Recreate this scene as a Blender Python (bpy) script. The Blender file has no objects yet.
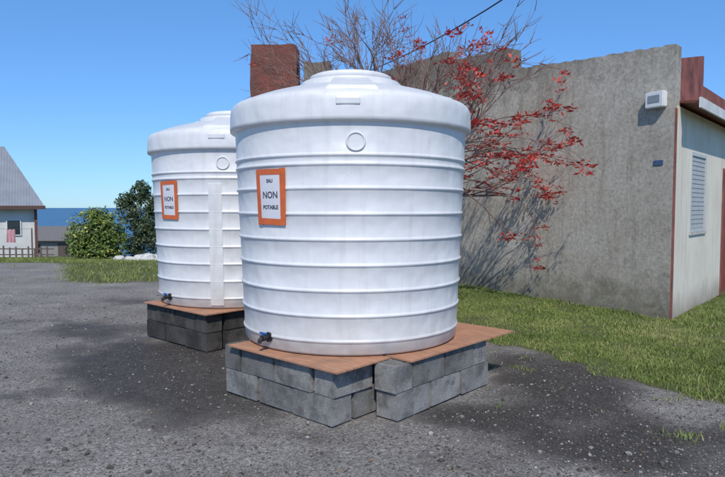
import bpy, bmesh, math, random
import numpy as np
from mathutils import Vector, noise, Matrix
random.seed(7); np.random.seed(7)
scene=bpy.context.scene
col=scene.collection
scene.view_settings.view_transform='Standard'
scene.view_settings.look='None'
scene.view_settings.exposure=0

# ---------------------------------------------------------------- helpers
def link(o,parent=None):
    col.objects.link(o)
    if parent is not None: o.parent=parent
    return o
def meta(o,label=None,cat=None,group=None,kind=None):
    if label: o["label"]=label
    if cat: o["category"]=cat
    if group: o["group"]=group
    if kind: o["kind"]=kind
    return o
def mkmesh(name,verts,faces,mat,parent=None,smooth=False):
    me=bpy.data.meshes.new(name); me.from_pydata([tuple(v) for v in verts],[],[tuple(f) for f in faces]); me.update()
    if mat is not None: me.materials.append(mat)
    if smooth:
        me.polygons.foreach_set('use_smooth',[True]*len(me.polygons))
    return link(bpy.data.objects.new(name,me),parent)
def empty(name,loc=(0,0,0),rz=0):
    o=bpy.data.objects.new(name,None); o.location=loc; o.rotation_euler=(0,0,rz); o.empty_display_size=.2
    return link(o)
def bm_obj(name,bm,mat,parent=None,smooth=False):
    me=bpy.data.meshes.new(name); bm.normal_update(); bm.to_mesh(me); bm.free()
    if mat is not None: me.materials.append(mat)
    if smooth: me.polygons.foreach_set('use_smooth',[True]*len(me.polygons))
    return link(bpy.data.objects.new(name,me),parent)
def box_into(bm,x0,x1,y0,y1,z0,z1,bev=0):
    r=bmesh.ops.create_cube(bm,size=1)
    vs=r['verts']
    for v in vs:
        v.co=Vector(((x0+x1)/2+v.co.x*(x1-x0),(y0+y1)/2+v.co.y*(y1-y0),(z0+z1)/2+v.co.z*(z1-z0)))
    if bev>0:
        es=list({e for v in vs for e in v.link_edges})
        bmesh.ops.bevel(bm,geom=es,offset=bev,segments=2,affect='EDGES',profile=.6)
def tube(bm,pts,rads,sides=6,cap=True):
    pts=[Vector(p) for p in pts]; rings=[]
    ref=Vector((.31,.77,.2)).normalized()
    for i,p in enumerate(pts):
        t=(pts[min(i+1,len(pts)-1)]-pts[max(i-1,0)]).normalized()
        u=t.cross(ref)
        if u.length<1e-3: u=t.cross(Vector((1,0,0)))
        u.normalize(); w=t.cross(u)
        rings.append([bm.verts.new(p+rads[i]*(math.cos(a)*u+math.sin(a)*w)) for a in [2*math.pi*k/sides for k in range(sides)]])
    for a,b in zip(rings[:-1],rings[1:]):
        for k in range(sides):
            bm.faces.new((a[k],a[(k+1)%sides],b[(k+1)%sides],b[k]))
    if cap:
        bm.faces.new(rings[0][::-1]); bm.faces.new(rings[-1])

# ---------------------------------------------------------------- material helpers
class M:
    def __init__(s,name):
        s.m=bpy.data.materials.new(name); s.m.use_nodes=True; s.t=s.m.node_tree; s.n=s.t.nodes; s.l=s.t.links
        s.b=s.n['Principled BSDF']; s.co=s.n.new('ShaderNodeTexCoord')
    def noise(s,scale,detail=6,rough=.6,vec=None,mapscale=None,src='Object',dist=0):
        t=s.n.new('ShaderNodeTexNoise'); t.inputs['Scale'].default_value=scale; t.inputs['Detail'].default_value=detail
        t.inputs['Roughness'].default_value=rough; t.inputs['Distortion'].default_value=dist
        if mapscale:
            mp=s.n.new('ShaderNodeMapping'); mp.inputs['Scale'].default_value=mapscale
            s.l.new(s.co.outputs[src],mp.inputs[0]); s.l.new(mp.outputs[0],t.inputs['Vector'])
        else: s.l.new(s.co.outputs[src],t.inputs['Vector'])
        return t.outputs[0]
    def vor(s,scale,feature='F1',src='Object',out=0):
        t=s.n.new('ShaderNodeTexVoronoi'); t.feature=feature; t.inputs['Scale'].default_value=scale
        s.l.new(s.co.outputs[src],t.inputs['Vector']); return t.outputs[out]
    def ramp(s,fac,stops):
        r=s.n.new('ShaderNodeValToRGB'); e=r.color_ramp.elements
        while len(e)>1: e.remove(e[0])
        e[0].position=stops[0][0]; c=stops[0][1]; e[0].color=(*c,1) if isinstance(c,tuple) else (c,c,c,1)
        for p,c in stops[1:]:
            k=e.new(p); k.color=(*c,1) if isinstance(c,tuple) else (c,c,c,1)
        s.l.new(fac,r.inputs[0]); return r.outputs[0]
    def mix(s,fac,a,b,mode='MIX'):
        x=s.n.new('ShaderNodeMix'); x.data_type='RGBA'; x.blend_type=mode
        for i,v in ((0,fac),(6,a),(7,b)):
            if hasattr(v,'is_output'): s.l.new(v,x.inputs[i])
            elif i==0: x.inputs[0].default_value=v
            else: x.inputs[i].default_value=(*v,1)
        return x.outputs[2]
    def math(s,op,a,b=0.0,clamp=False):
        x=s.n.new('ShaderNodeMath'); x.operation=op; x.use_clamp=clamp
        for i,v in ((0,a),(1,b)):
            if hasattr(v,'is_output'): s.l.new(v,x.inputs[i])
            else: x.inputs[i].default_value=v
        return x.outputs[0]
    def attr(s,name,out=2):
        a=s.n.new('ShaderNodeAttribute'); a.attribute_name=name; return a.outputs[out]
    def sep(s,src='Object'):
        x=s.n.new('ShaderNodeSeparateXYZ'); s.l.new(s.co.outputs[src],x.inputs[0]); return x.outputs
    def color(s,c):
        if hasattr(c,'is_output'): s.l.new(c,s.b.inputs['Base Color'])
        else: s.b.inputs['Base Color'].default_value=(*c,1)
    def rough(s,c):
        if hasattr(c,'is_output'): s.l.new(c,s.b.inputs['Roughness'])
        else: s.b.inputs['Roughness'].default_value=c
    def bump(s,h,strength=.5,dist=.01):
        b=s.n.new('ShaderNodeBump'); b.inputs['Strength'].default_value=strength; b.inputs['Distance'].default_value=dist
        s.l.new(h,b.inputs['Height'])
        if s.b.inputs['Normal'].is_linked: s.l.new(s.b.inputs['Normal'].links[0].from_socket,b.inputs['Normal'])
        s.l.new(b.outputs[0],s.b.inputs['Normal'])
def simple(name,c,rough=.6,var=.15,scale=8,bump=.1,metal=0):
    m=M(name); n=m.noise(scale); lo=tuple(x*(1-var) for x in c); hi=tuple(min(1,x*(1+var)) for x in c)
    m.color(m.ramp(n,[(.3,lo),(.7,hi)])); m.rough(rough); m.b.inputs['Metallic'].default_value=metal
    if bump: m.bump(m.noise(scale*6),bump,.004)
    return m.m

# ---------------------------------------------------------------- camera, light, sky
cam=bpy.data.cameras.new('camera'); camo=link(bpy.data.objects.new('camera',cam))
camo.location=(0,0,1.5); camo.rotation_euler=(math.radians(90-2.96),0,0)
cam.sensor_width=36; cam.lens=29.8; cam.clip_end=60000; cam.clip_start=.05
scene.camera=camo
EL=math.radians(47); AZ=math.radians(179)
sd=Vector((math.sin(AZ)*math.cos(EL),math.cos(AZ)*math.cos(EL),math.sin(EL)))
sun=bpy.data.lights.new('sun','SUN'); sun.energy=3.5; sun.angle=math.radians(.53); sun.color=(1,.945,.86)
so=link(bpy.data.objects.new('sun',sun)); so.rotation_euler=sd.to_track_quat('Z','Y').to_euler(); so.location=(0,-5,12)
w=bpy.data.worlds.new('World'); scene.world=w; w.use_nodes=True
nt=w.node_tree
bg=nt.nodes['Background']; sk=nt.nodes.new('ShaderNodeTexSky'); sk.sky_type='NISHITA'
sk.sun_disc=False; sk.sun_elevation=EL; sk.sun_rotation=AZ; sk.altitude=200; sk.air_density=1.0; sk.dust_density=0.0; sk.ozone_density=2.0
tc=nt.nodes.new('ShaderNodeTexCoord'); sx=nt.nodes.new('ShaderNodeSeparateXYZ'); nt.links.new(tc.outputs['Generated'],sx.inputs[0])
rp=nt.nodes.new('ShaderNodeValToRGB'); e=rp.color_ramp.elements
e[0].position=0; e[0].color=(.34,.57,.98,1); e[1].position=.34; e[1].color=(.58,.92,1.22,1)
k_=e.new(.08); k_.color=(.42,.65,1.0,1)
k_=e.new(.8); k_.color=(.98,1.0,1.0,1)
nt.links.new(sx.outputs[2],rp.inputs[0])
tm=nt.nodes.new('ShaderNodeMix'); tm.data_type='RGBA'; tm.blend_type='MULTIPLY'; tm.inputs[0].default_value=1
nt.links.new(rp.outputs[0],tm.inputs[7])
nt.links.new(sk.outputs[0],tm.inputs[6]); nt.links.new(tm.outputs[2],bg.inputs[0]); bg.inputs[1].default_value=.135

# ---------------------------------------------------------------- layout
CX,CY=4.0,7.76
D1=Vector((-.512,.859)).normalized()
N1=Vector((-D1.y,D1.x)); 
if N1.x>0: N1=-N1
D2=Vector((.66,.75)).normalized()
N2=Vector((D2.y,-D2.x))

def terrain(x,y):
    z=0.0
    if y>16: z-=(min(y,60)-16)*.075
    if y>60: z-=(min(y,400)-60)*.3
    return z
# ---------------------------------------------------------------- ground
def axis(a,b,step,lo,hi,g=1.18):
    v=list(np.arange(a,b+1e-6,step)); s=step; x=a; L=[]
    while x>lo: s*=g; x-=s; L.append(x)
    s=step; x=b; R=[]
    while x<hi: s*=g; x+=s; R.append(x)
    return np.array(L[::-1]+v+R)
xs=axis(-6,5,.06,-900,900); ys=axis(2.4,11.5,.06,-40,900,1.12)
def n2(x,y,s,o=0): return noise.fractal(Vector((x*s+o,y*s-o,o*.37)),1.0,2.0,4)
BL=[(-1.75,4.85,.75,.42,1.0),(-1.0,4.35,.5,.35,.75),(-2.4,5.5,.6,.45,.9),(-1.15,5.5,.6,.6,1.0),(-3.1,7.3,1.2,.45,.9),(-2.4,6.4,.8,.6,.9),
 (-4.7,7.8,.9,.3,.55),(-1.5,4.0,.35,.2,.45),(-2.9,4.7,.3,.15,.5),(-.3,3.85,.35,.12,.45),(1.2,4.35,.7,.4,.85),(1.75,4.9,.6,.5,1.0),(1.7,5.7,.55,.5,.9),
 (2.3,3.8,1.0,.55,.75),(1.5,3.6,.6,.35,.6),(.8,4.25,.4,.25,.7),(-2.0,6.0,.6,.4,.9),(-3.9,9.5,1.3,.4,.5)]
def S_edge(t):
    if t<1.2: return 2.75
    return max(1.2,2.75-(t-1.2)*.5)
def grass_f(x,y):
    t=(x-CX)*D1.x+(y-CY)*D1.y; s=(x-CX)*N1.x+(y-CY)*N1.y
    g=0
    if x>-1.5 and y<22:
        g=max(g,min(1,(S_edge(t)-s)/.28+.5)) if s<S_edge(t)+.3 else 0
    gl=min((y-11.6)/.8,(x+.52*y)/.7,(-.30*y-x)/.5)
    g2=(y-16.6)/1.5
    return max(g,min(1,max(gl,0)),min(1,max(g2,0)) if x<0 or y>22 else 0)
V=[];wet=[];gra=[]
for y in ys:
    for x in xs:
        near=(-8<x<8 and 0<y<20)
        h=0
        if near:
            h=.014*n2(x,y,.9)+.005*n2(x,y,5,3)
            e=sum(a*math.exp(-((x-bx)/rx)**2-((y-by)/ry)**2) for bx,by,rx,ry,a in BL)
            wet.append(max(0,min(1,e+.45*n2(x,y,1.9,9)*min(1,e*2))))
        else: wet.append(0)
        g=grass_f(x,y)
        if near and 0<g: g=max(0,min(1,g+.45*n2(x,y,3,5)*(1 if g<1 else .6)))
        gra.append(g)
        V.append((x,y,terrain(x,y)+h+(.02*g if near else 0)))
nx=len(xs); ny=len(ys)
F=[(j*nx+i,j*nx+i+1,(j+1)*nx+i+1,(j+1)*nx+i) for j in range(ny-1) for i in range(nx-1)]
g=M('ground_gravel')
wa=g.attr('wet'); ga=g.attr('grass')
n1=g.noise(1.1,8,.65); nf=g.noise(130,3,.75); nm=g.noise(28,6,.7); nb=g.noise(5,8,.7)
base=g.ramp(n1,[(.3,(.215,.196,.177)),(.52,(.29,.268,.246)),(.72,(.37,.345,.32))])
vcol=g.vor(75,'F1',out=1)
grain=g.ramp(nf,[(.3,.36),(.5,.95),(.7,1.75)])
base=g.mix(1,base,grain,'MULTIPLY')
sepc=g.n.new('ShaderNodeSeparateColor'); g.l.new(vcol,sepc.inputs[0])
base=g.mix(1,base,g.ramp(sepc.outputs[0],[(0,.62),(.5,.95),(1,1.35)]),'MULTIPLY')
base=g.mix(1,base,g.ramp(nm,[(.3,.62),(.7,1.3)]),'MULTIPLY')
base=g.mix(g.ramp(g.noise(1.0,5,.6,mapscale=(.5,2.2,1)),[(.5,0.0),(.72,.45)]),base,(.13,.118,.108))
vs=g.vor(75,'F1'); base=g.mix(g.ramp(vs,[(.10,.45),(.2,0.0)]),base,(.46,.44,.41))
wf=g.math('ADD',wa,g.math('MULTIPLY',g.math('SUBTRACT',nb,.5),1.3))
wf=g.math('ADD',wf,g.math('MULTIPLY',g.math('SUBTRACT',nm,.5),.9))
wm=g.ramp(wf,[(.30,0.0),(.50,.50),(.95,1.0)])
darkc=g.mix(1,g.ramp(nb,[(.35,(.040,.033,.028)),(.65,(.09,.078,.068))]),grain,'MULTIPLY')
darkc=g.mix(1,darkc,g.ramp(sepc.outputs[1],[(0,.6),(1,1.5)]),'MULTIPLY')
c=g.mix(wm,base,darkc)
soil=g.ramp(nb,[(.35,(.07,.078,.028)),(.65,(.13,.135,.055))])
gm=g.ramp(g.math('ADD',ga,g.math('MULTIPLY',g.math('SUBTRACT',nm,.5),.8)),[(.3,0.0),(.6,1.0)])
c=g.mix(gm,c,soil)
g.color(c); g.rough(g.ramp(wm,[(0,.92),(1,.66)]))
g.bump(g.noise(70,5,.75),.9,.016); g.bump(vs,.5,.008)
go=mkmesh('ground',V,F,g.m,smooth=True); meta(go,kind='structure',label='grey gravel yard with dark damp patches')
for nme,d in (('wet',wet),('grass',gra)):
    a=go.data.attributes.new(nme,'FLOAT','POINT'); a.data.foreach_set('value',d)

m=M('sea_water'); m.color(m.ramp(m.noise(.004,6),[(.3,(.05,.15,.29)),(.7,(.065,.18,.33))])); m.rough(.5); m.bump(m.noise(.3),.2,.3)
s=mkmesh('sea',[(-40000,120,-34),(40000,120,-34),(40000,50000,-34),(-40000,50000,-34)],[(0,1,2,3)],m.m); meta(s,kind='structure',label='deep blue ocean reaching the horizon')

# ---------------------------------------------------------------- tanks
pl=M('white_polyethylene')
z=pl.sep()[2]
st=pl.noise(3,6,.6,mapscale=(5,5,.35)); n=pl.noise(2.2,6)
cc=pl.ramp(n,[(.3,(.65,.655,.67)),(.7,(.74,.742,.745))])
cc=pl.mix(pl.ramp(st,[(.52,0.0),(.8,.45)]),cc,(.49,.47,.44))
low=pl.ramp(pl.math('ADD',z,pl.math('MULTIPLY',pl.noise(6,6),.35)),[(.12,.6),(.5,.0)])
cc=pl.mix(low,cc,(.43,.39,.34))
sm_=pl.noise(4.5,7,.7,dist=.6); cc=pl.mix(pl.ramp(sm_,[(.60,0.0),(.74,.2)]),cc,(.42,.40,.37))
cc=pl.mix(pl.ramp(pl.noise(60,3,.6),[(.67,0.0),(.76,.45)]),cc,(.33,.30,.27))
pl.color(cc); pl.rough(pl.ramp(n,[(.3,.33),(.7,.48)]))
pl.bump(pl.noise(1.6,3),.6,.07); pl.bump(pl.noise(9,3),.15,.012); pl.bump(pl.noise(220,2),.1,.002)
PLASTIC=pl.m
R0,R1,HW=.903,.972,1.70
def rad(z): return R0+(R1-R0)*z/HW
RIBS=[.11,.295,.48,.665,.85,1.035,1.22,1.39,1.455]
def prof():
    P=[(.0,0),(.86,0),(.885,.006),(rad(0)-.003,.022)]
    for r in RIBS:
        for dz,dr in ((-.019,0),(-.013,.003),(-.007,.009),(.0,.0115),(.007,.009),(.013,.003),(.019,0)):
            P.append((rad(r+dz)+dr,r+dz))
    P+=[(rad(1.66),1.66),(.975,1.678),(.980,1.686),(1.003,1.690),(1.012,1.697),(1.014,1.72),(1.010,1.82),(1.005,1.862),(.994,1.885),(.972,1.905),(.935,1.921),
        (.85,1.955),(.78,1.98),(.70,2.005),(.60,2.033),(.50,2.057),(.455,2.066),(.435,2.07),(.428,2.08),(.426,2.113),(.42,2.121),(.38,2.124),(0,2.124)]
    return P
def lathe(name,P,mat,seg=192,parent=None):
    v=[];f=[]
    ring=[]
    for r,z in P:
        if r<1e-6: ring.append([len(v)]); v.append((0,0,z))
        else:
            ring.append(list(range(len(v),len(v)+seg)))
            v+=[(r*math.sin(2*math.pi*i/seg),-r*math.cos(2*math.pi*i/seg),z) for i in range(seg)]
    for a,b in zip(ring[:-1],ring[1:]):
        for i in range(seg):
            j=(i+1)%seg
            if len(a)==1: f.append((a[0],b[j],b[i]))
            elif len(b)==1: f.append((a[i],a[j],b[0]))
            else: f.append((a[i],a[j],b[j],b[i]))
    return mkmesh(name,v,f,mat,parent,smooth=True)
def on_tank(phi0,s,z,off):
    r=rad(z)+off; a=phi0+s/rad(z)
    return (r*math.sin(a),-r*math.cos(a),z)
def patch(name,phi0,s0,s1,z0,z1,off,mat,parent,thick=.001,ns=14,wob=0):
    v=[];f=[];nz=6;W=ns+1
    wb=[random.uniform(-wob,wob) for _ in range(8)]
    for o_ in (off,off-thick):
        for j in range(nz+1):
            for i in range(W):
                fj=j/nz; fi=i/ns
                ss=s0+(s1-s0)*fi+wb[0]*fj+wb[1]*(fi)*fj; z_=z0+(z1-z0)*fj+wb[2]*fi
                v.append(on_tank(phi0,ss,z_,o_))
    K=W*(nz+1)
    for j in range(nz):
        for i in range(ns):
            q=(j*W+i,j*W+i+1,(j+1)*W+i+1,(j+1)*W+i); f.append(q)
    per=[i for i in range(W)]+[j*W+ns for j in range(1,nz+1)]+[nz*W+i for i in range(ns-1,-1,-1)]+[j*W for j in range(nz-1,0,-1)]
    for a,b in zip(per,per[1:]+per[:1]): f.append((a,a+K,b+K,b))
    return mkmesh(name,v,f,mat,parent)
PAPER=simple('white_paper',(.66,.66,.70),.7,.04,5,0)
TAPE=simple('orange_tape',(.62,.13,.035),.5,.15,10,.1)
INK=simple('black_ink',(.05,.05,.07),.6,.1,5,0)
BLUE=simple('blue_plastic_handle',(.015,.10,.35),.4,.1,20,0)
BLACKP=simple('dark_pipe_plastic',(.02,.02,.022),.45,.2,20,0)
def text_on_tank(lines,phi0,off,parent,mat):
    for txt,size,zc,dx in lines:
        V=[];F=[]
        cu=bpy.data.curves.new('t','FONT'); cu.body=txt; cu.size=size; cu.align_x='CENTER'; cu.resolution_u=3; cu.offset=.0018
        o=bpy.data.objects.new('t',cu); col.objects.link(o)
        bpy.context.view_layer.update()
        me=bpy.data.meshes.new_from_object(o.evaluated_get(bpy.context.evaluated_depsgraph_get()))
        for v in me.vertices: V.append(on_tank(phi0,v.co.x*.92+dx,zc+v.co.y,off))
        F=[tuple(p.vertices) for p in me.polygons]
        bpy.data.objects.remove(o); bpy.data.curves.remove(cu); bpy.data.meshes.remove(me)
        mkmesh('lettering',V,F,mat,parent)
def make_tank(loc,panel,label,rz=0):
    T=empty('water_tank',loc); meta(T,label,'water tank','white water tanks on block plinths')
    b=lathe('tank_body',prof(),PLASTIC,parent=T)
    for (p,s0,s1,z0,z1) in panel:
        o=patch('moulded_panel',p,s0,s1,z0,z1,.0095,PLASTIC,T,thick=.02)
    ph=.055
    P=[]
    for rr,oo in ((.070,-.02),(.070,.008),(.065,.013),(.058,.013),(.053,.005),(0.001,.005)):
        P.append((rr,oo))
    seg=32; vv=[];ff=[];rings=[]
    for rr,oo in P:
        rings.append(list(range(len(vv),len(vv)+seg)))
        for i in range(seg):
            a=2*math.pi*i/seg; vv.append(on_tank(ph,rr*math.cos(a),1.545+rr*math.sin(a),oo))
    for a,c2 in zip(rings[:-1],rings[1:]):
        for i in range(seg): ff.append((a[i],a[(i+1)%seg],c2[(i+1)%seg],c2[i]))
    mkmesh('round_boss',vv,ff,PLASTIC,T)
    lid=lathe('lid',[(0,2.126),(.33,2.126),(.335,2.128),(.35,2.134),(.352,2.163),(.345,2.178),(.325,2.187),(.20,2.194),(0,2.196)],PLASTIC,96,parent=T)
    def pad(a,w,r0,r1,z0,z1,h):
        bm=bmesh.new()
        M3=Matrix.Rotation(a,3,'Z')
        pts=[(-w,-r0,z0-.05),(w,-r0,z0-.05),(w*.8,-r1,z1-.05),(-w*.8,-r1,z1-.05)]
        top=[(-w*.93,-r0+.02,z0+h),(w*.93,-r0+.02,z0+h),(w*.75,-r1,z1+h),(-w*.75,-r1,z1+h)]
        A=[bm.verts.new(M3@Vector(p)) for p in pts]; B=[bm.verts.new(M3@Vector(p)) for p in top]
        bm.faces.new(B); bm.faces.new(A[::-1])
        for i in range(4): bm.faces.new((A[i],A[(i+1)%4],B[(i+1)%4],B[i]))
        bmesh.ops.recalc_face_normals(bm,faces=bm.faces)
        bmesh.ops.bevel(bm,geom=bm.edges[:],offset=.01,segments=2,affect='EDGES')
        bm_obj('dome_step',bm,PLASTIC,T)
    pad(.03,.19,.955,.42,1.912,2.075,.030)
    for a in (1.3,2.5,3.7,4.9): pad(a,.10,.90,.42,1.935,2.075,.022)
    bm=bmesh.new(); box_into(bm,-.085,.085,-1.018,-.99,1.795,1.845,.008)
    bm_obj('rim_tab',bm,PLASTIC,T)
    ph=math.radians(-37); z0,z1=.985,1.35; hw=.118
    no=patch('notice',ph,-hw,hw,z0,z1,.0138,PAPER,T); no["label"]='white paper notice framed with orange tape'
    for sp in ((-hw-.022,-hw+.022,z0-.03,z1+.01,.0150),(hw-.022,hw+.022,z0-.02,z1+.018,.0152),(-hw-.012,hw+.014,z1-.026,z1+.016,.0160),(-hw-.02,hw+.02,z0-.026,z0+.02,.0162)):
        patch('tape_strip',ph,sp[0],sp[1],sp[2],sp[3],sp[4],TAPE,no,wob=.009)
    text_on_tank([('EAU',.036,z1-.085,0),('NON',.070,z0+.165,0),('POTABLE',.040,z0+.085,0)],ph,.0145,no,INK)
    ph=math.radians(-42)
    Mz=Matrix.Rotation(ph,3,'Z')
    bm=bmesh.new()
    rr=rad(.10)
    def P3(o,s,zz): return Mz@Vector((s,-(rr+o),zz))
    tube(bm,[P3(-.02,0,.10),P3(.015,0,.10)],[.038,.038],16)
    tube(bm,[P3(.015,0,.10),P3(.045,0,.10)],[.018,.018],14)
    tube(bm,[P3(.045,0,.10),P3(.075,0,.10)],[.024,.024],8)
    tube(bm,[P3(.075,0,.10),P3(.092,0,.087),P3(.096,0,.065)],[.017,.017,.016],12)
    va=bm_obj('outlet_valve',bm,BLACKP,T)
    bm=bmesh.new(); tube(bm,[P3(.06,0,.12),P3(.06,0,.133)],[.010,.010],8)
    tube(bm,[P3(.06,-.038,.138),P3(.06,-.02,.135),P3(.06,.02,.135),P3(.06,.034,.139)],[.007,.010,.010,.007],8)
    bm_obj('handle',bm,BLUE,va)
    return T
TZ=.418
make_tank((-.10,5.19,TZ),[],'white ribbed plastic water tank beside bare red-flowered tree, taped notice')
make_tank((-1.51,7.25,TZ),[(math.radians(-2),-.07,.07,.04,1.33)],'white ribbed plastic water tank on dark damp blocks')

# ---------------------------------------------------------------- blocks
def block_mat(name,lo,hi):
    m=M(name)
    oi=m.n.new('ShaderNodeObjectInfo')
    n=m.noise(6,8,.7); c=m.ramp(n,[(.3,lo),(.7,hi)])
    c=m.mix(1,c,m.ramp(oi.outputs['Random'],[(0,.62),(.5,1.0),(1,1.25)]),'MULTIPLY')
    c=m.mix(1,c,m.ramp(m.noise(140,3,.7),[(.3,.6),(.55,1.05),(.7,1.3)]),'MULTIPLY')
    ad=m.n.new('ShaderNodeVectorMath'); ad.operation='ADD'; m.l.new(m.co.outputs['Object'],ad.inputs[0])
    sc=m.n.new('ShaderNodeVectorMath'); sc.operation='SCALE'; m.l.new(oi.outputs['Location'],sc.inputs[0]); sc.inputs['Scale'].default_value=1.7; m.l.new(sc.outputs[0],ad.inputs[1])
    t=m.n.new('ShaderNodeTexNoise'); t.inputs['Scale'].default_value=5; t.inputs['Detail'].default_value=7; t.inputs['Roughness'].default_value=.65; m.l.new(ad.outputs[0],t.inputs['Vector'])
    c=m.mix(m.ramp(t.outputs[0],[(.46,0.0),(.60,.7)]),c,tuple(x*.38 for x in lo))
    m.color(c); m.rough(.93); m.bump(m.noise(110,5,.8),.75,.006); m.bump(m.vor(160),.3,.004)
    return m.m
BLK=block_mat('concrete_block_grey',(.195,.188,.18),(.34,.33,.315))
BLKD=block_mat('concrete_block_damp',(.045,.041,.038),(.09,.083,.077))
def block_mesh(name,L,mat,cores):
    W,H=.195,.192; L=L-.006
    t=.032
    bm=bmesh.new()
    xsn=[-L/2]
    cw=(L-t*(cores+1))/cores
    for k in range(cores):
        xsn+= [-L/2+t+k*(cw+t), -L/2+t+k*(cw+t)+cw]
    xsn+=[L/2]; ysn=[-W/2,-W/2+t,W/2-t,W/2]
    solid=lambda i,j: not (j==1 and i%2==1)
    g={}
    for zi,z in enumerate((0,H)):
        for i,x in enumerate(xsn):
            for j,y in enumerate(ysn): g[i,j,zi]=bm.verts.new((x,y,z))
    nI=len(xsn)-1
    for i in range(nI):
        for j in range(3):
            if solid(i,j):
                bm.faces.new((g[i,j,1],g[i+1,j,1],g[i+1,j+1,1],g[i,j+1,1]))
                bm.faces.new((g[i,j+1,0],g[i+1,j+1,0],g[i+1,j,0],g[i,j,0]))
                for (a,b,di,dj) in (((i,j),(i+1,j),0,-1),((i+1,j),(i+1,j+1),1,0),((i+1,j+1),(i,j+1),0,1),((i,j+1),(i,j),-1,0)):
                    ii,jj=i+di,j+dj
                    if not(0<=ii<nI and 0<=jj<3) or not solid(ii,jj):
                        bm.faces.new((g[(*a,0)],g[(*b,0)],g[(*b,1)],g[(*a,1)]))
    bmesh.ops.recalc_face_normals(bm,faces=bm.faces)
    es=[e for e in bm.edges if len(e.link_faces)==2 and e.calc_face_angle(0)>.5]
    bmesh.ops.bevel(bm,geom=es,offset=.005,segments=2,affect='EDGES')
    me=bpy.data.meshes.new(name); bm.to_mesh(me); bm.free(); me.materials.append(mat); return me
MB={('l',0):block_mesh('block',.4,BLK,2),('s',0):block_mesh('half_block',.2,BLK,1),('l',1):block_mesh('block_damp',.4,BLKD,2),('s',1):block_mesh('half_block_damp',.2,BLKD,1)}
U=Vector((.743,-.669)); E=Vector((.669,.743)); ANG=math.atan2(U.y,U.x)
def block(O,a,b,course,along='u',kind='l',damp=0,label=None,jit=.008):
    p=Vector(O)+U*(a+random.uniform(-jit,jit))+E*(b+random.uniform(-jit,jit))
    o=bpy.data.objects.new('concrete_block',MB[kind,damp]); link(o)
    o.location=(p.x,p.y,.012+course*.194); o.rotation_euler=(0,0,ANG+(0 if along=='u' else math.pi/2)+random.uniform(-.022,.022))
    meta(o,label or ('dark damp hollow concrete block under a water tank' if damp else 'grey hollow concrete block under a water tank'),'concrete block','concrete blocks under the water tanks')
    return o
OA=(-.2,3.98)
for a in (-.2,-.61,-1.02): block(OA,a,.1,0)
block(OA,-.1,.2,1,'e')
for a in (-.41,-.82): block(OA,a,.1,1)
block(OA,-1.125,.1,1,'e','s')
block(OA,-.11,.415,0,'e')
for b in (.576,.985,1.394): block(OA,.153,b,0,'e')
block(OA,.153,.466,1,'e','s',label='grey hollow concrete half block with open core showing')
for b in (.775,1.184): block(OA,.153,b,1,'e')
block(OA,.153,1.493,1,'e','s')
for b in (.75,1.2,1.75):
    for a in (-.31,-.72,-1.13,-1.54):
        for c in (0,1): block(OA,a-.02,b,c)
OB=(-1.60,6.10)
for a in (-.2,-.61,-1.02): block(OB,a,.1,0,damp=1)
for a in (-.1,-1.125): block(OB,a,.1,1,'u','s',1)
for a in (-.41,-.82): block(OB,a,.1,1,damp=1)
for b in (.425,.835,1.245): 
    for c in (0,1): block(OB,-.1,b,c,'e',damp=1)
for b in (.75,1.2,1.75):
    for a in (-.51,-.92,-1.33):
        for c in (0,1): block(OB,a-.02,b,c,damp=1)

pw=M('plywood')
gr=pw.noise(3,8,.65,mapscale=(1.2,14,1)); c=pw.ramp(gr,[(.3,(.33,.150,.08)),(.5,(.45,.225,.13)),(.7,(.54,.30,.19))])
c=pw.mix(pw.ramp(pw.noise(4,6),[(.48,0.0),(.7,.6)]),c,(.20,.125,.09)); pw.color(c); pw.rough(.75); pw.bump(gr,.25,.003)
def ply(O,a0,a1,b0,b1,label,z=.4035,t=.012,tilt=0):
    p=Vector(O)+U*(a0+a1)/2+E*(b0+b1)/2
    bm=bmesh.new(); box_into(bm,-(a1-a0)/2,(a1-a0)/2,-(b1-b0)/2,(b1-b0)/2,0,t)
    bmesh.ops.subdivide_edges(bm,edges=bm.edges[:],cuts=8,use_grid_fill=True)
    o=bm_obj('plywood_sheet',bm,pw.m); o.location=(p.x,p.y,z); o.rotation_euler=(0,0,ANG+tilt)
    meta(o,label,'plywood')
ply(OA,-1.12,.085,-.045,.50,'reddish plywood sheet on blocks under the water tank')
ply(OA,-1.63,.28,.54,1.98,'wide reddish plywood sheet overhanging the block plinth',tilt=-.02)
ply(OB,-1.18,.06,-.05,.60,'weathered plywood sheet on damp dark blocks')
ply(OB,-1.62,.14,.63,1.95,'weathered plywood sheet under the farther tank')

# ---------------------------------------------------------------- building
B=empty('concrete_building',(CX,CY,0)); meta(B,'old building with rough grey cement wall and cream side wall','building')
rc=M('rough_render')
zz=rc.sep()[2]
n1=rc.noise(1.1,9,.72); n3=rc.noise(20,9,.8); n4=rc.noise(1.6,7,.7,mapscale=(3.2,3.2,.28)); n5=rc.noise(4.2,8,.75,dist=.5)
c=rc.ramp(n1,[(.28,(.50,.45,.365)),(.5,(.64,.595,.51)),(.72,(.74,.70,.62))])
c=rc.mix(1,c,rc.ramp(n3,[(.3,.50),(.5,1.0),(.7,1.3)]),'MULTIPLY')
c=rc.mix(rc.ramp(n5,[(.52,0.0),(.70,.38)]),c,(.32,.28,.22))
c=rc.mix(rc.ramp(n4,[(.52,0.0),(.70,.55)]),c,(.25,.215,.165))
base=rc.ramp(rc.math('ADD',zz,rc.math('MULTIPLY',rc.math('SUBTRACT',n5,.5),2.0)),[(.05,.7),(.7,.0)])
c=rc.mix(base,c,(.19,.18,.115))
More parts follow.
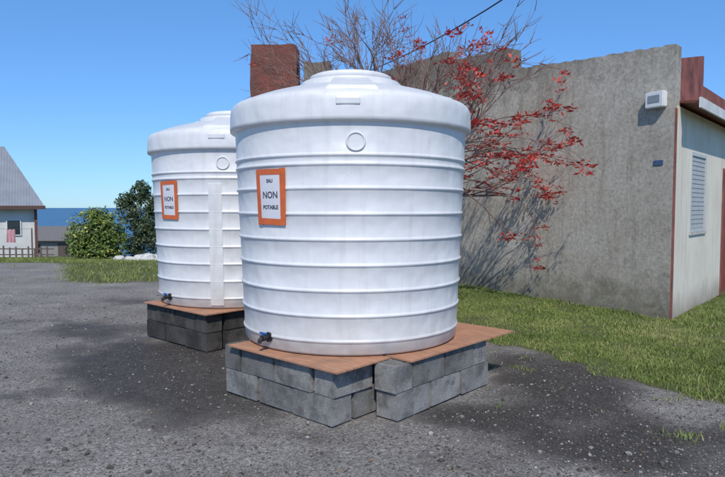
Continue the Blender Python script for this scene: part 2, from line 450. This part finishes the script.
topm=rc.ramp(rc.math('ADD',rc.math('MULTIPLY',zz,.25),rc.math('MULTIPLY',rc.math('SUBTRACT',n5,.5),.5)),[(.83,0.0),(1.0,.75)])
c=rc.mix(topm,c,(.17,.145,.12))
rc.color(c); rc.rough(.95); rc.bump(rc.noise(22,9,.85),.85,.05); rc.bump(rc.noise(120,4,.7),.6,.01); rc.bump(rc.noise(3,4,.6),.3,.07)
def wall_prism(name,D,N,top,thick,mat,parent,bottom=-.15,step=.12,jag=.02,miter=0):
    pts=[]
    for (ta,za),(tb,zb) in zip(top[:-1],top[1:]):
        n=max(1,int(abs(tb-ta)/step))
        for k in range(n):
            f=k/n; tt=ta+(tb-ta)*f; pts.append((tt,za+(zb-za)*f+(random.uniform(-jag,jag) if k else 0)))
    pts.append(top[-1])
    v=[];f=[];n=len(pts)
    for off in (0,-thick):
        for tt,z in pts:
            if off and tt<=miter: tt=miter+tt*.01
            p=D*tt+N*off; v.append((p.x,p.y,bottom)); v.append((p.x,p.y,z))
    K=2*n
    for i in range(n-1):
        a=2*i
        f.append((a,a+1,a+3,a+2)); f.append((K+a,K+a+2,K+a+3,K+a+1)); f.append((a+1,K+a+1,K+a+3,a+3))
    f.append((0,K,K+1,1)); f.append((K-2,K-1,2*K-1,2*K-2))
    o=mkmesh(name,v,f,mat,parent)
    bm=bmesh.new(); bm.from_mesh(o.data); bmesh.ops.recalc_face_normals(bm,faces=bm.faces); bm.to_mesh(o.data); bm.free()
    return o
wl=wall_prism('wall',D1,N1,[(0,3.58),(1.3,3.68),(2.9,3.83),(2.93,4.18),(4.6,4.32),(4.63,4.5),(9.2,4.62)],.24,rc.m,B,miter=.079,step=.07,jag=.014); wl["label"]='rough stained grey cement wall with uneven top'
cr=M('cream_paint'); n=cr.noise(1.4,8,.6); c=cr.ramp(n,[(.3,(.66,.61,.50)),(.7,(.78,.73,.62))])
st=cr.noise(2,6,.6,mapscale=(6,6,.4)); c=cr.mix(cr.ramp(st,[(.5,0.0),(.75,.45)]),c,(.38,.32,.25))
z3=cr.sep()[2]; c=cr.mix(cr.ramp(cr.math('ADD',z3,cr.math('MULTIPLY',n,.5)),[(.25,.75),(.65,.0)]),c,(.27,.22,.17))
cr.color(c); cr.rough(.85); cr.bump(cr.noise(30,6),.4,.01)
REDP=simple('red_brown_paint',(.25,.08,.06),.8,.5,3,.4)
def qbox(bm,D,N,t0,t1,o0,o1,z0,z1,z1b=None):
    P=[D*t0+N*o0,D*t1+N*o0,D*t1+N*o1,D*t0+N*o1]
    if z1b is None: z1b=z1
    zt=[z1,z1b,z1b,z1]
    a=[bm.verts.new((p.x,p.y,z0)) for p in P]; b=[bm.verts.new((p.x,p.y,q)) for p,q in zip(P,zt)]
    return [bm.faces.new(a[::-1]),bm.faces.new(b)]+[bm.faces.new((a[i],a[(i+1)%4],b[(i+1)%4],b[i])) for i in range(4)]
def done(name,bm,mat,parent=B,bev=0):
    bmesh.ops.recalc_face_normals(bm,faces=bm.faces)
    if bev: bmesh.ops.bevel(bm,geom=bm.edges[:],offset=bev,segments=2,affect='EDGES')
    return bm_obj(name,bm,mat,parent)
bm=bmesh.new()
WT0,WT1,WZ0,WZ1=.88,1.80,1.15,2.28
DT0,DT1,DZ=2.98,3.9,2.15
E0=.004; TOPZ=2.82
qbox(bm,D2,N2,.10,WT0,-.2,E0,-.15,TOPZ); qbox(bm,D2,N2,WT0,WT1,-.2,E0,-.15,WZ0); qbox(bm,D2,N2,WT0,WT1,-.2,E0,WZ1,TOPZ)
qbox(bm,D2,N2,WT1,DT0,-.2,E0,-.15,TOPZ); qbox(bm,D2,N2,DT0,DT1,-.2,E0,DZ,TOPZ); qbox(bm,D2,N2,DT1,7.5,-.2,E0,-.15,TOPZ)
done('side_wall',bm,cr.m)["label"]='cream painted side wall stained near the ground'
bm=bmesh.new(); qbox(bm,D2,N2,.004,.098,.001,.010,-.15,2.78); done('corner_band',bm,REDP)
FR=simple('pale_window_frame',(.50,.52,.52),.5,.08,10,0)
bm=bmesh.new()
for a,b_,c1,d in ((WT0,WT0+.05,WZ0,WZ1),(WT1-.05,WT1,WZ0,WZ1)): qbox(bm,D2,N2,a,b_,-.1,.014,c1,d)
qbox(bm,D2,N2,WT0+.052,WT1-.052,-.1,.014,WZ0,WZ0+.05); qbox(bm,D2,N2,WT0+.052,WT1-.052,-.1,.014,WZ1-.05,WZ1)
wi=done('window',bm,FR)
bm=bmesh.new()
nl=16
for k in range(nl):
    h=(WZ1-WZ0-.11)/nl; z0=WZ0+.055+k*h
    P=[D2*(WT0+.055)+N2*.002,D2*(WT1-.055)+N2*.002,D2*(WT1-.055)-N2*.006,D2*(WT0+.055)-N2*.006]
    zs=[z0,z0,z0+h*1.08,z0+h*1.08]
    a=[bm.verts.new((p.x-N2.x*.006,p.y-N2.y*.006,q)) for p,q in zip(P,zs)]; b2=[bm.verts.new((p.x,p.y,q)) for p,q in zip(P,zs)]
    bm.faces.new(a[::-1]); bm.faces.new(b2)
    for i in range(4): bm.faces.new((a[i],a[(i+1)%4],b2[(i+1)%4],b2[i]))
done('louvres',bm,simple('louvre_slat',(.40,.405,.40),.55,.1,10,0),wi)
bm=bmesh.new(); qbox(bm,D2,N2,WT0-.02,WT1+.02,.006,.03,WZ0-.04,WZ0-.005); done('sill',bm,simple('cement_sill',(.5,.47,.42)),wi)
bm=bmesh.new(); qbox(bm,D2,N2,DT0,DT0+.07,-.12,.02,-.1,DZ-.002); qbox(bm,D2,N2,DT1-.07,DT1,-.12,.02,-.1,DZ-.002); qbox(bm,D2,N2,DT0+.072,DT1-.072,-.12,.02,DZ-.07,DZ-.002)
dr=done('door',bm,REDP)
bm=bmesh.new(); qbox(bm,D2,N2,DT0+.072,DT1-.072,-.10,-.06,-.1,DZ-.072); done('door_panel',bm,simple('dark_red_door',(.22,.06,.04),.5,.2,6,.2),dr)
def roofpt(t,o,z): p=D2*t+N2*o; return (p.x,p.y,z)
tin=M('rusty_tin_roof'); wv=tin.n.new('ShaderNodeTexWave'); wv.inputs['Scale'].default_value=2.2; wv.bands_direction='X'
tin.l.new(tin.co.outputs['Object'],wv.inputs['Vector']); c=tin.ramp(tin.noise(2.5,8),[(.3,(.16,.045,.03)),(.7,(.30,.10,.06))]); tin.color(c); tin.rough(.6); tin.bump(wv.outputs[0],.6,.02)
bm=bmesh.new()
A=[roofpt(.10,.26,TOPZ+.01),roofpt(7.6,.26,TOPZ+.01),roofpt(7.6,-2.4,3.20),roofpt(1.35,-2.4,3.20)]
a=[bm.verts.new(p) for p in A]; b2=[bm.verts.new((p[0],p[1],p[2]+.03)) for p in A]
bm.faces.new(a[::-1]); bm.faces.new(b2)
for i in range(4): bm.faces.new((a[i],a[(i+1)%4],b2[(i+1)%4],b2[i]))
rf=done('roof',bm,tin.m)
bm=bmesh.new(); qbox(bm,D2,N2,.06,7.6,.263,.29,TOPZ-.06,TOPZ+.07); done('fascia',bm,simple('weathered_white_fascia',(.64,.64,.62),.6,.15,5,.2))
bm=bmesh.new(); qbox(bm,D2,N2,.26,2.25,-.32,-.16,2.7,3.46,3.88); qbox(bm,D2,N2,2.252,5.0,-.32,-.16,2.7,3.42)
pp=done('parapet',bm,REDP,bev=.012); pp["label"]='stepped red-brown parapet above the roof'
bm=bmesh.new(); qbox(bm,D1,N1,.10,.36,.002,.10,2.80,3.01); mb=done('meter_box',bm,simple('white_box_plastic',(.72,.73,.72),.4,.06,12,0),bev=.012)
bm=bmesh.new(); qbox(bm,D1,N1,.15,.31,.102,.107,2.87,2.96); done('box_window',bm,simple('meter_window',(.25,.28,.30),.2,.2,30,0),mb)
bm=bmesh.new(); qbox(bm,D1,N1,.14,.27,.003,.012,2.06,2.12); done('blue_plate',bm,simple('blue_enamel',(.06,.11,.22),.5,.2,12,0))
rear=wall_prism('rear_wall',Vector((-.9,.44)).normalized(),Vector((-.44,-.9)).normalized(),[(0,3.9),(2.8,3.9)],.25,rc.m,B,jag=.02)
p9=D1*5.9; rear.location=(p9.x,p9.y,0)
brick=M('red_brick_chimney'); bt=brick.n.new('ShaderNodeTexBrick'); bt.inputs['Scale'].default_value=1; bt.inputs['Brick Width'].default_value=.22; bt.inputs['Row Height'].default_value=.075; bt.inputs['Mortar Size'].default_value=.006
bt.inputs['Color1'].default_value=(.25,.075,.055,1); bt.inputs['Color2'].default_value=(.20,.06,.045,1); bt.inputs['Mortar'].default_value=(.18,.08,.06,1)
mp=brick.n.new('ShaderNodeMapping'); mp.inputs['Rotation'].default_value=(math.pi/2,0,0); brick.l.new(brick.co.outputs['Object'],mp.inputs[0]); brick.l.new(mp.outputs[0],bt.inputs['Vector'])
c=brick.mix(brick.ramp(brick.noise(4,8,.7),[(.42,0.0),(.65,.85)]),bt.outputs[0],(.13,.07,.055)); brick.color(c); brick.rough(.9); brick.bump(brick.noise(14,8,.7),.9,.05)
def rough_stack(specs,mat,loc,label):
    bm=bmesh.new()
    for sp in specs: box_into(bm,*sp,0)
    bmesh.ops.subdivide_edges(bm,edges=bm.edges[:],cuts=14,use_grid_fill=True)
    for v in bm.verts:
        q=v.co*4; v.co+=Vector((noise.noise(q),noise.noise(q+Vector((9,0,0))),noise.noise(q+Vector((0,9,0)))))*.035
    o=bm_obj('chimney',bm,mat,B); o.location=(loc[0]-CX,loc[1]-CY,0); o["label"]=label
rough_stack([(-.5,.5,-.35,.35,2.5,5.04)],brick.m,(-1.94,13.6),'weathered red brick chimney stack')
rough_stack([(-.28,.28,-.25,.25,2.5,4.62)],rc.m,(-.98,13.3),'small grey cement chimney')
bm=bmesh.new(); box_into(bm,-2.6,-.6,13.3,13.9,-.1,3.0,.02); rb=bm_obj('chimney_base',bm,rc.m,B); rb.location=(-CX,-CY,0)

# ---------------------------------------------------------------- coral tree
bark=simple('tree_bark',(.24,.18,.15),.9,.35,12,.5); twigm=simple('greyish_twig',(.22,.135,.11),.85,.35,10,.2)
redf=M('red_flower'); r_=redf.attr('shade'); redf.color(redf.ramp(r_,[(0,(.38,.03,.03)),(.5,(.70,.055,.05)),(1,(.85,.14,.09))])); redf.rough(.6)
base=Vector((.72,9.4,0))
T=empty('coral_tree',base); meta(T,'nearly leafless tree with reddish twigs and red flowers by cement wall','tree')
trunk=bmesh.new(); crown=bmesh.new()
flowers=[]
def limb(bmx,p,d,L,r,depth,up=.15,spread=.55,flower=0,wob=1,nbr=(4,6)):
    n=max(3,int(L/.12)); pts=[Vector(p)]; d=Vector(d).normalized()
    dirs=[d.copy()]
    for i in range(n):
        d=(d+Vector((random.gauss(0,.12),random.gauss(0,.12),random.gauss(0,.10)+up*.08))*wob).normalized()
        q=pts[-1]+d*(L/n)
        s=(q.x+base.x-CX)*N1.x+(q.y+base.y-CY)*N1.y
        if s<.15: q.x+=N1.x*(.15-s); q.y+=N1.y*(.15-s)
        pts.append(q); dirs.append(d.copy())
    rads=[r*(1-.55*i/n) for i in range(n+1)]
    tube(bmx,pts,rads,4 if r<.012 else 7,cap=False)
    if flower and depth<=1 and random.random()<flower:
        flowers.append((pts[-1],dirs[-1]))
        for k in range(1,n,1):
            if random.random()<.5: flowers.append((pts[-k],dirs[-k]))
    if depth>0:
        nb=random.randint(*nbr)
        for k in range(nb):
            i=random.randint(max(1,n//4),n) if k else n
            ax=dirs[i].cross(Vector((random.gauss(0,1),random.gauss(0,1),random.gauss(0,1)))).normalized()
            nd=Matrix.Rotation(random.uniform(.25,spread+.3),3,ax)@dirs[i]
            limb(crown,pts[i],nd,L*random.uniform(.4,.68),max(.0048,rads[i]*.6),depth-1,up,spread,flower,wob,nbr)
    return pts
tp=[Vector((0,0,-.05)),Vector((.03,.02,.6)),Vector((-.02,.0,1.2)),Vector((.0,-.02,1.7)),Vector((-.05,0,2.2))]
tube(trunk,tp,[.15,.12,.105,.09,.08],10)
for dx,dy,dz,L in ((-.55,.3,1,1.6),(-.85,.2,.95,1.7),(-.3,.0,1,1.6),(.0,.2,1,1.6),(.3,.1,1,1.6),(-1.1,.3,.8,1.6),(-.1,.4,1,1.55),(-1.4,.1,.8,1.8),(-.7,-.1,1,1.6),(.15,-.2,1,1.5),(-1.1,.4,1.0,1.8),(.5,0,1,1.6),(-1.3,-.2,.95,1.85),(.75,-.2,1.1,1.5)):
    limb(trunk,tp[-1]-Vector((0,0,random.uniform(0,.4))),(dx*.9,dy,dz),L,.034,3,.3,.45,.008)
for dx,dy,dz,L in ((.9,-.45,1.0,1.6),(1,-.4,.8,1.7),(1,-.5,.5,1.6),(.8,-.3,1.15,1.6),(1.0,-.5,.3,1.6),(1,-.6,.9,1.8),(1,-.55,.4,1.8),(1,-.5,.65,1.8)):
    limb(trunk,tp[3]-Vector((0,0,random.uniform(-.5,.25))),(dx,dy,dz),L,.028,2,.0,.42,.62,nbr=(4,5))
bm_obj('trunk',trunk,bark,T,True); bm_obj('crown',crown,twigm,T)
V=[];F=[];sh=[]
for p,d in flowers:
    big=random.uniform(.7,1.25)
    for k in range(random.randint(9,16)):
        dd=Vector((random.gauss(0,1),random.gauss(0,1),random.gauss(0,.35)))+d*.9; dd.normalize()
        L=random.uniform(.035,.09)*big; wd=L*.18; side=dd.cross(Vector((random.random(),random.random(),.5))).normalized()*wd
        o=p+Vector((random.gauss(0,.045),random.gauss(0,.045),random.gauss(0,.013)))*big; q=len(V)
        V+=[o,o+dd*L*.55+side,o+dd*L,o+dd*L*.55-side]; F.append((q,q+1,q+2,q+3)); sh+=[random.random()]*4
fo=mkmesh('flowers',V,F,redf.m,T); a=fo.data.attributes.new('shade','FLOAT','POINT'); a.data.foreach_set('value',sh)
print('flowers',len(flowers))

bm=bmesh.new()
A=Vector((-.3,14.6,4.6)); P1=Vector((1.93,8.0,4.78)); Bp=A+(P1-A)*2.0; pts=[]
for k in range(25):
    f=k/24; p=A.lerp(Bp,f); p.z-=.5*math.sin(math.pi*f); pts.append(p)
tube(bm,pts,[.010]*25,6)
cb=bm_obj('overhead_cable',bm,BLACKP); meta(cb,'thin black overhead cable running to the building','cable')

# ---------------------------------------------------------------- grass blades
gb=M('grass_blade'); sa=gb.attr('shade'); gb.color(gb.ramp(sa,[(0,(.085,.12,.025)),(.45,(.175,.235,.05)),(.8,(.27,.31,.085)),(1,(.42,.36,.17))])); gb.rough(.7)
def blades(name,pts,hs,label):
    V=[];F=[];sh=[]
    for (x,y,z),h in zip(pts,hs):
        a=random.uniform(0,math.pi); wd=h*.07+.0016; lx=random.gauss(0,.6)*h; ly=random.gauss(0,.6)*h
        cx,sx=math.cos(a)*wd,math.sin(a)*wd; k=len(V)
        V+=[(x-cx,y-sx,z-.004),(x+cx,y+sx,z-.004),(x+cx*.6+lx*.4,y+sx*.6+ly*.4,z+h*.6),(x-cx*.6+lx*.4,y-sx*.6+ly*.4,z+h*.6),(x+lx,y+ly,z+h)]
        F+=[(k,k+1,k+2,k+3),(k+3,k+2,k+4)]
        s=min(1,max(0,random.gauss(.42,.16)+.38*n2(x,y,1.2,4)+(.5 if random.random()<.09 else 0))); sh+=[s]*5
    o=mkmesh(name,V,F,gb.m); at=o.data.attributes.new('shade','FLOAT','POINT'); at.data.foreach_set('value',sh)
    meta(o,label,'grass',kind='stuff'); return o
pts=[];hs=[]
while len(pts)<95000:
    y=random.uniform(3.6,13.5); x=random.uniform(-.2,.66*y)
    if x<0.8: continue
    t=(x-CX)*D1.x+(y-CY)*D1.y; s=(x-CX)*N1.x+(y-CY)*N1.y; s2=(x-CX)*N2.x+(y-CY)*N2.y
    if s<.01 and s2<.01: continue
    g_=grass_f(x,y)+.6*n2(x,y,3,5)-.2
    if random.random()>g_*1.1: continue
    if random.random()<.55 and n2(x,y,2.3,17)<-.18: continue
    pts.append((x,y,.014*n2(x,y,.9)+.018)); hs.append(random.uniform(.012,.038)*(1+.6*n2(x,y,2,8))*(1.7 if (0<s<.15) else 1)*(1.8 if random.random()<.02 else 1))
blades('grass',pts,hs,'short green grass growing along the cement wall')
pts=[];hs=[]
while len(pts)<38000:
    y=random.uniform(11.3,30); x=random.uniform(-.63*y,-.2*y)
    g_=grass_f(x,y)+.5*n2(x,y,1.5,5)-.1
    if random.random()>g_: continue
    pts.append((x,y,terrain(x,y)+.015)); hs.append(random.uniform(.03,.08)*(1.2 if y>18 else 1))
blades('grass',pts,hs,'green grass verge at the edge of the gravel yard')

# ---------------------------------------------------------------- loose stones and fallen leaves
V=[];F=[];sh=[]
bmi=bmesh.new(); bmesh.ops.create_icosphere(bmi,subdivisions=1,radius=1); iv=[v.co.copy() for v in bmi.verts]; fi=[[v.index for v in f.verts] for f in bmi.faces]; bmi.free()
n=0
while n<16000:
    y=2.6+ (random.random()**1.5)*8; x=random.uniform(-.63*y,.66*y)
    right=x>.4 and y<6.5
    if not right and random.random()<.45: continue
    if grass_f(x,y)>.6 and random.random()<.9: continue
    ra=(Vector((x,y))-Vector(OA)); a_=ra.dot(U); b_=ra.dot(E)
    if -1.7<a_<.3 and -.02<b_<2: continue
    r=random.choice((.003,.004,.005,.006,.008))*random.uniform(.7,1.35)
    if random.random()<.02: r=random.uniform(.011,.022)
    k=len(V); sx_,sy,sz=random.uniform(.7,1.3),random.uniform(.7,1.3),random.uniform(.45,.8)
    R=Matrix.Rotation(random.uniform(0,6.28),3,'Z'); z0=.014*n2(x,y,.9)+.005*n2(x,y,5,3)
    for v in iv:
        q=R@Vector((v.x*sx_,v.y*sy,v.z*sz))*r*random.uniform(.8,1.15); V.append((x+q.x,y+q.y,z0+q.z+r*.25))
    F+=[tuple(i+k for i in f) for f in fi]; s=random.random()**1.9; sh+=[s]*12; n+=1
sm=M('loose_stone'); sa=sm.attr('shade'); sm.color(sm.ramp(sa,[(0,(.055,.05,.046)),(.5,(.16,.15,.14)),(.9,(.30,.285,.265)),(1,(.42,.40,.37))])); sm.rough(.9); sm.bump(sm.noise(200),.4,.003)
o=mkmesh('loose_gravel',V,F,sm.m); a=o.data.attributes.new('shade','FLOAT','POINT'); a.data.foreach_set('value',sh); meta(o,'small loose grey stones scattered over the yard','gravel',kind='stuff')
V=[];F=[]
for _ in range(320):
    y=3+random.random()*7; x=random.uniform(-.6*y,.6*y)
    ra=(Vector((x,y))-Vector(OA)); a_=ra.dot(U); b_=ra.dot(E)
    if -1.7<a_<.3 and -.02<b_<2: continue
    z0=.014*n2(x,y,.9)+.005*n2(x,y,5,3)+.006; an=random.random()*6.28; L=random.uniform(.008,.02); k=len(V)
    ux,uy=math.cos(an)*L,math.sin(an)*L
    V+=[(x-ux,y-uy,z0),(x-uy*.4,y+ux*.4,z0+random.uniform(0,.006)),(x+ux,y+uy,z0+random.uniform(0,.01)),(x+uy*.4,y-ux*.4,z0+random.uniform(0,.004))]; F.append((k,k+1,k+2,k+3))
o=mkmesh('fallen_leaves',V,F,simple('dry_leaf',(.20,.12,.06),.9,.5,2,0)); meta(o,'tiny dry brown leaves scattered over the gravel','leaves',kind='stuff')

# ---------------------------------------------------------------- shrubs and trees
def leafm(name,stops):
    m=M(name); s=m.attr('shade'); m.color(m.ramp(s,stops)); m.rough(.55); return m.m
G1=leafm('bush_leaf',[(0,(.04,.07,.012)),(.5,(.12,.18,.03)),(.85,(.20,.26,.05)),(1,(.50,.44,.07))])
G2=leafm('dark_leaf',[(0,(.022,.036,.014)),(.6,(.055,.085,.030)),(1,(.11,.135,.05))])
def foliage(lumps,n,size,flowers=0):
    V=[];F=[];sh=[]
    for _ in range(n):
        cx,cy,cz,rx,ry,rz=random.choice(lumps)
        d=Vector((random.gauss(0,1),random.gauss(0,1),random.gauss(0,1))).normalized(); rr=random.random()**.45
        q=1+.35*noise.noise(d*2.3+Vector((cx,cy,cz)))
        p=Vector((cx+d.x*rx*rr*q,cy+d.y*ry*rr*q,cz+d.z*rz*rr*q))
        if p.z<.02: continue
        if noise.noise(p*3.1)<-.22: continue
        nn=(d+Vector((random.gauss(0,.6),random.gauss(0,.6),random.gauss(0,.6)+.3))).normalized()
        u=nn.cross(Vector((random.gauss(0,1),random.gauss(0,1),random.gauss(0,1)))).normalized(); w_=nn.cross(u)
        L=size*random.uniform(.6,1.3); k=len(V)
        V+=[p-u*L*.5,p-w_*L*.27,p+u*L*.5,p+w_*L*.27]; F.append((k,k+1,k+2,k+3))
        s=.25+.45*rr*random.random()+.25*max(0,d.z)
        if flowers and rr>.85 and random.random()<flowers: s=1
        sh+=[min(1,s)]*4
    return V,F,sh
def shrub(name,loc,lumps,n,size,mat,label,cat,trunkh,tr=.06,fl=0):
    T=empty(name,loc); meta(T,label,cat)
    bm=bmesh.new(); tube(bm,[(0,0,-.1),(.02,0,trunkh*.5),(0,.03,trunkh)],[tr,tr*.8,tr*.6],8)
    for l in lumps: tube(bm,[(0,.03,trunkh*.8),((l[0])*.5,l[1]*.5,(trunkh*.8+l[2])/2),(l[0],l[1],l[2]+l[5]*.6)],[tr*.55,tr*.35,tr*.1],6)
    bm_obj('trunk',bm,bark,T,True)
    V,F,sh=foliage(lumps,n,size,fl); o=mkmesh('crown',V,F,mat,T); a=o.data.attributes.new('shade','FLOAT','POINT'); a.data.foreach_set('value',sh)
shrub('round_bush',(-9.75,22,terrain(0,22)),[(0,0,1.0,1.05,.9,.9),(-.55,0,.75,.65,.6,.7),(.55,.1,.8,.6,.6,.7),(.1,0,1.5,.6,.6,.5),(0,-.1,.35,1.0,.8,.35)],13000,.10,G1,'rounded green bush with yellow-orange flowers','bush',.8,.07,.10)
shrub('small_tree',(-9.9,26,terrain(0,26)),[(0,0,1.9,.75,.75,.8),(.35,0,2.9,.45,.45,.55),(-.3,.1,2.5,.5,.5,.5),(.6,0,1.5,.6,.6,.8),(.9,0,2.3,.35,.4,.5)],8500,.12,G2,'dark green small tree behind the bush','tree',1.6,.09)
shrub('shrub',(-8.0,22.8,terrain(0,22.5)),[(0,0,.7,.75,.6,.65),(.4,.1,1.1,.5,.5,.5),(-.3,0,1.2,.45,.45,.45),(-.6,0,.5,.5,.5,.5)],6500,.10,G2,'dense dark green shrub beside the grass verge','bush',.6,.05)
shrub('shrub',(-16.4,36,terrain(0,36)),[(0,0,.5,.9,.6,.5),(.9,0,.4,.7,.6,.45),(-.8,0,.4,.7,.6,.5)],4000,.12,G2,'low dark shrub on the slope below the yard','bush',.4,.05)
V=[];F=[];sh=[]
for k in range(26):
    x=-52+k*2.6+random.uniform(-1,1); y=random.uniform(62,75); zt=terrain(x,y)-1.0
    v,f,s=foliage([(0,0,1.2,2.4,1.6,1.6+random.random()),(1.2,0,1.6,1.6,1.4,1.7)],650,.42)
    q=len(V); V+=[(p.x+x,p.y+y,p.z+zt) for p in v]; F+=[tuple(i+q for i in t) for t in f]; sh+=s
o=mkmesh('distant_vegetation',V,F,G2); a=o.data.attributes.new('shade','FLOAT','POINT'); a.data.foreach_set('value',sh); meta(o,'dark scrub on the hillside above the sea','vegetation',kind='stuff')

# ---------------------------------------------------------------- far house
zg=terrain(0,30)
H=empty('house',(-20.8,29.9,zg),math.radians(28)); meta(H,'small white house with grey hip roof and covered porch','house')
hw=simple('white_house_wall',(.62,.62,.60),.8,.1,2,.2)
def hb(name,boxes,mat,parent=H,bev=0):
    bm=bmesh.new()
    for b in boxes: box_into(bm,*b,bev)
    return bm_obj(name,bm,mat,parent)
eh=2.62
hb('wall',[(2.3,4.0,-1.7,3.6,-1.2,eh),(-6,2.298,.4,3.6,-1.2,eh)],hw)
rt=M('grey_slate_roof'); bw=rt.n.new('ShaderNodeTexWave'); bw.bands_direction='X'; bw.inputs['Scale'].default_value=2.5; rt.l.new(rt.co.outputs['Object'],bw.inputs['Vector'])
rt.color(rt.mix(1,rt.ramp(rt.noise(1.5,6),[(.3,(.20,.22,.26)),(.7,(.27,.29,.33))]),rt.ramp(bw.outputs[0],[(.0,.9),(.3,1.0)]),'MULTIPLY')); rt.rough(.6); rt.bump(bw.outputs[0],.3,.03)
v=[(-8,-2.2,eh),(4.4,-2.2,eh),(4.4,4.2,eh),(-8,4.2,eh),(-8,1,eh+3.15),(2.6,1,eh+3.15)]
v+=[(a,b,c-.12) for a,b,c in v[:4]]
rfh=mkmesh('roof',v,[(0,1,5,4),(1,2,5),(2,3,4,5),(3,0,4),(0,6,7,1),(1,7,8,2),(2,8,9,3),(3,9,6,0),(6,9,8,7)],rt.m,H)
hb('fascia',[(-8,4.43,-2.24,-2.205,eh-.16,eh+.02),(4.405,4.44,-2.2,4.2,eh-.16,eh+.02)],simple('brown_trim',(.10,.055,.04)))
hb('corner_trim',[(3.93,4.06,-1.80,-1.703,-.1,eh-.17)],simple('brown_trim_post',(.13,.06,.045)))
for px in (-3.5,-1.2,1.0):
    hb('porch_post',[(px-.07,px+.07,-1.95,-1.81,-.1,eh-.125)],hw)
w1=hb('window',[(2.75,3.30,-1.745,-1.705,1.2,1.9)],simple('dark_window_glass',(.03,.04,.05),.15,.1,4,0))
hb('frame',[(2.70,2.748,-1.76,-1.705,1.15,1.95),(3.302,3.35,-1.76,-1.705,1.15,1.95),(2.75,3.30,-1.76,-1.705,1.902,1.95),(2.75,3.30,-1.76,-1.705,1.15,1.198)],simple('white_frame',(.7,.7,.68)),w1)
hb('door',[(.3,1.2,.34,.395,-.1,2.0)],simple('brown_wooden_door',(.14,.07,.04)))
fe=simple('weathered_fence_wood',(.13,.105,.09),.9,.3,5,.4)
bxs=[]
Fn=empty('picket_fence',(-14.9,25,terrain(0,25))); meta(Fn,'low weathered wooden fence along the slope','fence')
for k in range(16):
    x=-2.2+k*.26; hgt=.55+random.uniform(-.08,.06); bxs.append((x,x+.06,-.012,.012,-.1,hgt))
hb('pickets',bxs,fe,Fn); hb('rail',[(-2.3,2.0,.014,.05,.18,.23),(-2.3,2.0,.014,.05,.42,.47)],fe,Fn)
bm=bmesh.new()
g_=bmesh.ops.create_grid(bm,x_segments=12,y_segments=12,size=.5)
for vt in g_['verts']:
    x,y=vt.co.x,vt.co.y; vt.co=Vector((x*.36,.05*math.sin(x*14)*(1-y),y*.6+1.05))
cl=bm_obj('hanging_cloth',bm,simple('pink_cloth',(.55,.30,.33),.9,.2,6,.2),None,True); cl.location=(-15.95,27.2,terrain(0,27.2)); meta(cl,'faded pink cloth hanging on a line by the house','cloth')
bm=bmesh.new()
tube(bm,[(-1.2,0,-.1),(-1.2,0,1.4)],[.035,.03],8); tube(bm,[(.5,0,-.1),(.5,0,1.4)],[.035,.03],8)
tube(bm,[(-1.2,0,1.38),(-.5,0,1.35),(.5,0,1.38)],[.006]*3,5)
lo=bm_obj('clothes_line',bm,fe); lo.location=(-15.5,27.2,terrain(0,27.2)); meta(lo,'clothes line between two wooden posts','clothes line')
S=empty('shed',(-25.2,50,terrain(0,50))); meta(S,'low grey shed with tin roof on the slope','shed')
hb('wall',[(-3.2,3.2,-2,2,-.3,1.5)],simple('shed_wall',(.26,.25,.24)),S)
mkmesh('roof',[(-3.6,-2.4,1.45),(3.6,-2.4,1.45),(3.6,2.4,1.45),(-3.6,2.4,1.45),(-3.6,0,2.5),(3.6,0,2.5),(-3.6,-2.4,1.38),(3.6,-2.4,1.38)],[(0,1,5,4),(2,3,4,5),(1,2,5),(3,0,4),(6,7,1,0)],simple('grey_tin',(.17,.16,.16)),S)
hb('window',[(-1.6,-.6,-2.03,-2.003,.4,1.1)],simple('shed_window',(.03,.03,.04),.2,.1,5,0),S)
hb('door',[(.8,1.6,-2.03,-2.003,-.2,1.2)],simple('shed_door',(.1,.08,.07)),S)
wr=simple('whitewashed_stone',(.55,.55,.53),.9,.3,6,.5)
for k in range(12):
    bm=bmesh.new(); bmesh.ops.create_icosphere(bm,subdivisions=3,radius=1)
    sd_=random.random()*50
    for vt in bm.verts:
        q=1+.35*noise.noise(vt.co*1.4+Vector((sd_,0,0)))+.1*noise.noise(vt.co*4+Vector((sd_,0,0)))
        vt.co*=q; vt.co.z*=.7
    o=bm_obj('white_rock',bm,wr,None,True); r=random.uniform(.06,.24); o.scale=(r*1.3,r,r)
    x=-8.1+k*.13+random.uniform(-.06,.06); y=20+random.uniform(-.6,.6); o.location=(x,y,terrain(x,y)+r*.45); o.rotation_euler=(0,0,random.random()*6)
    meta(o,'whitewashed rock lying on the grass verge','rock','white rocks on the verge')
print('done')
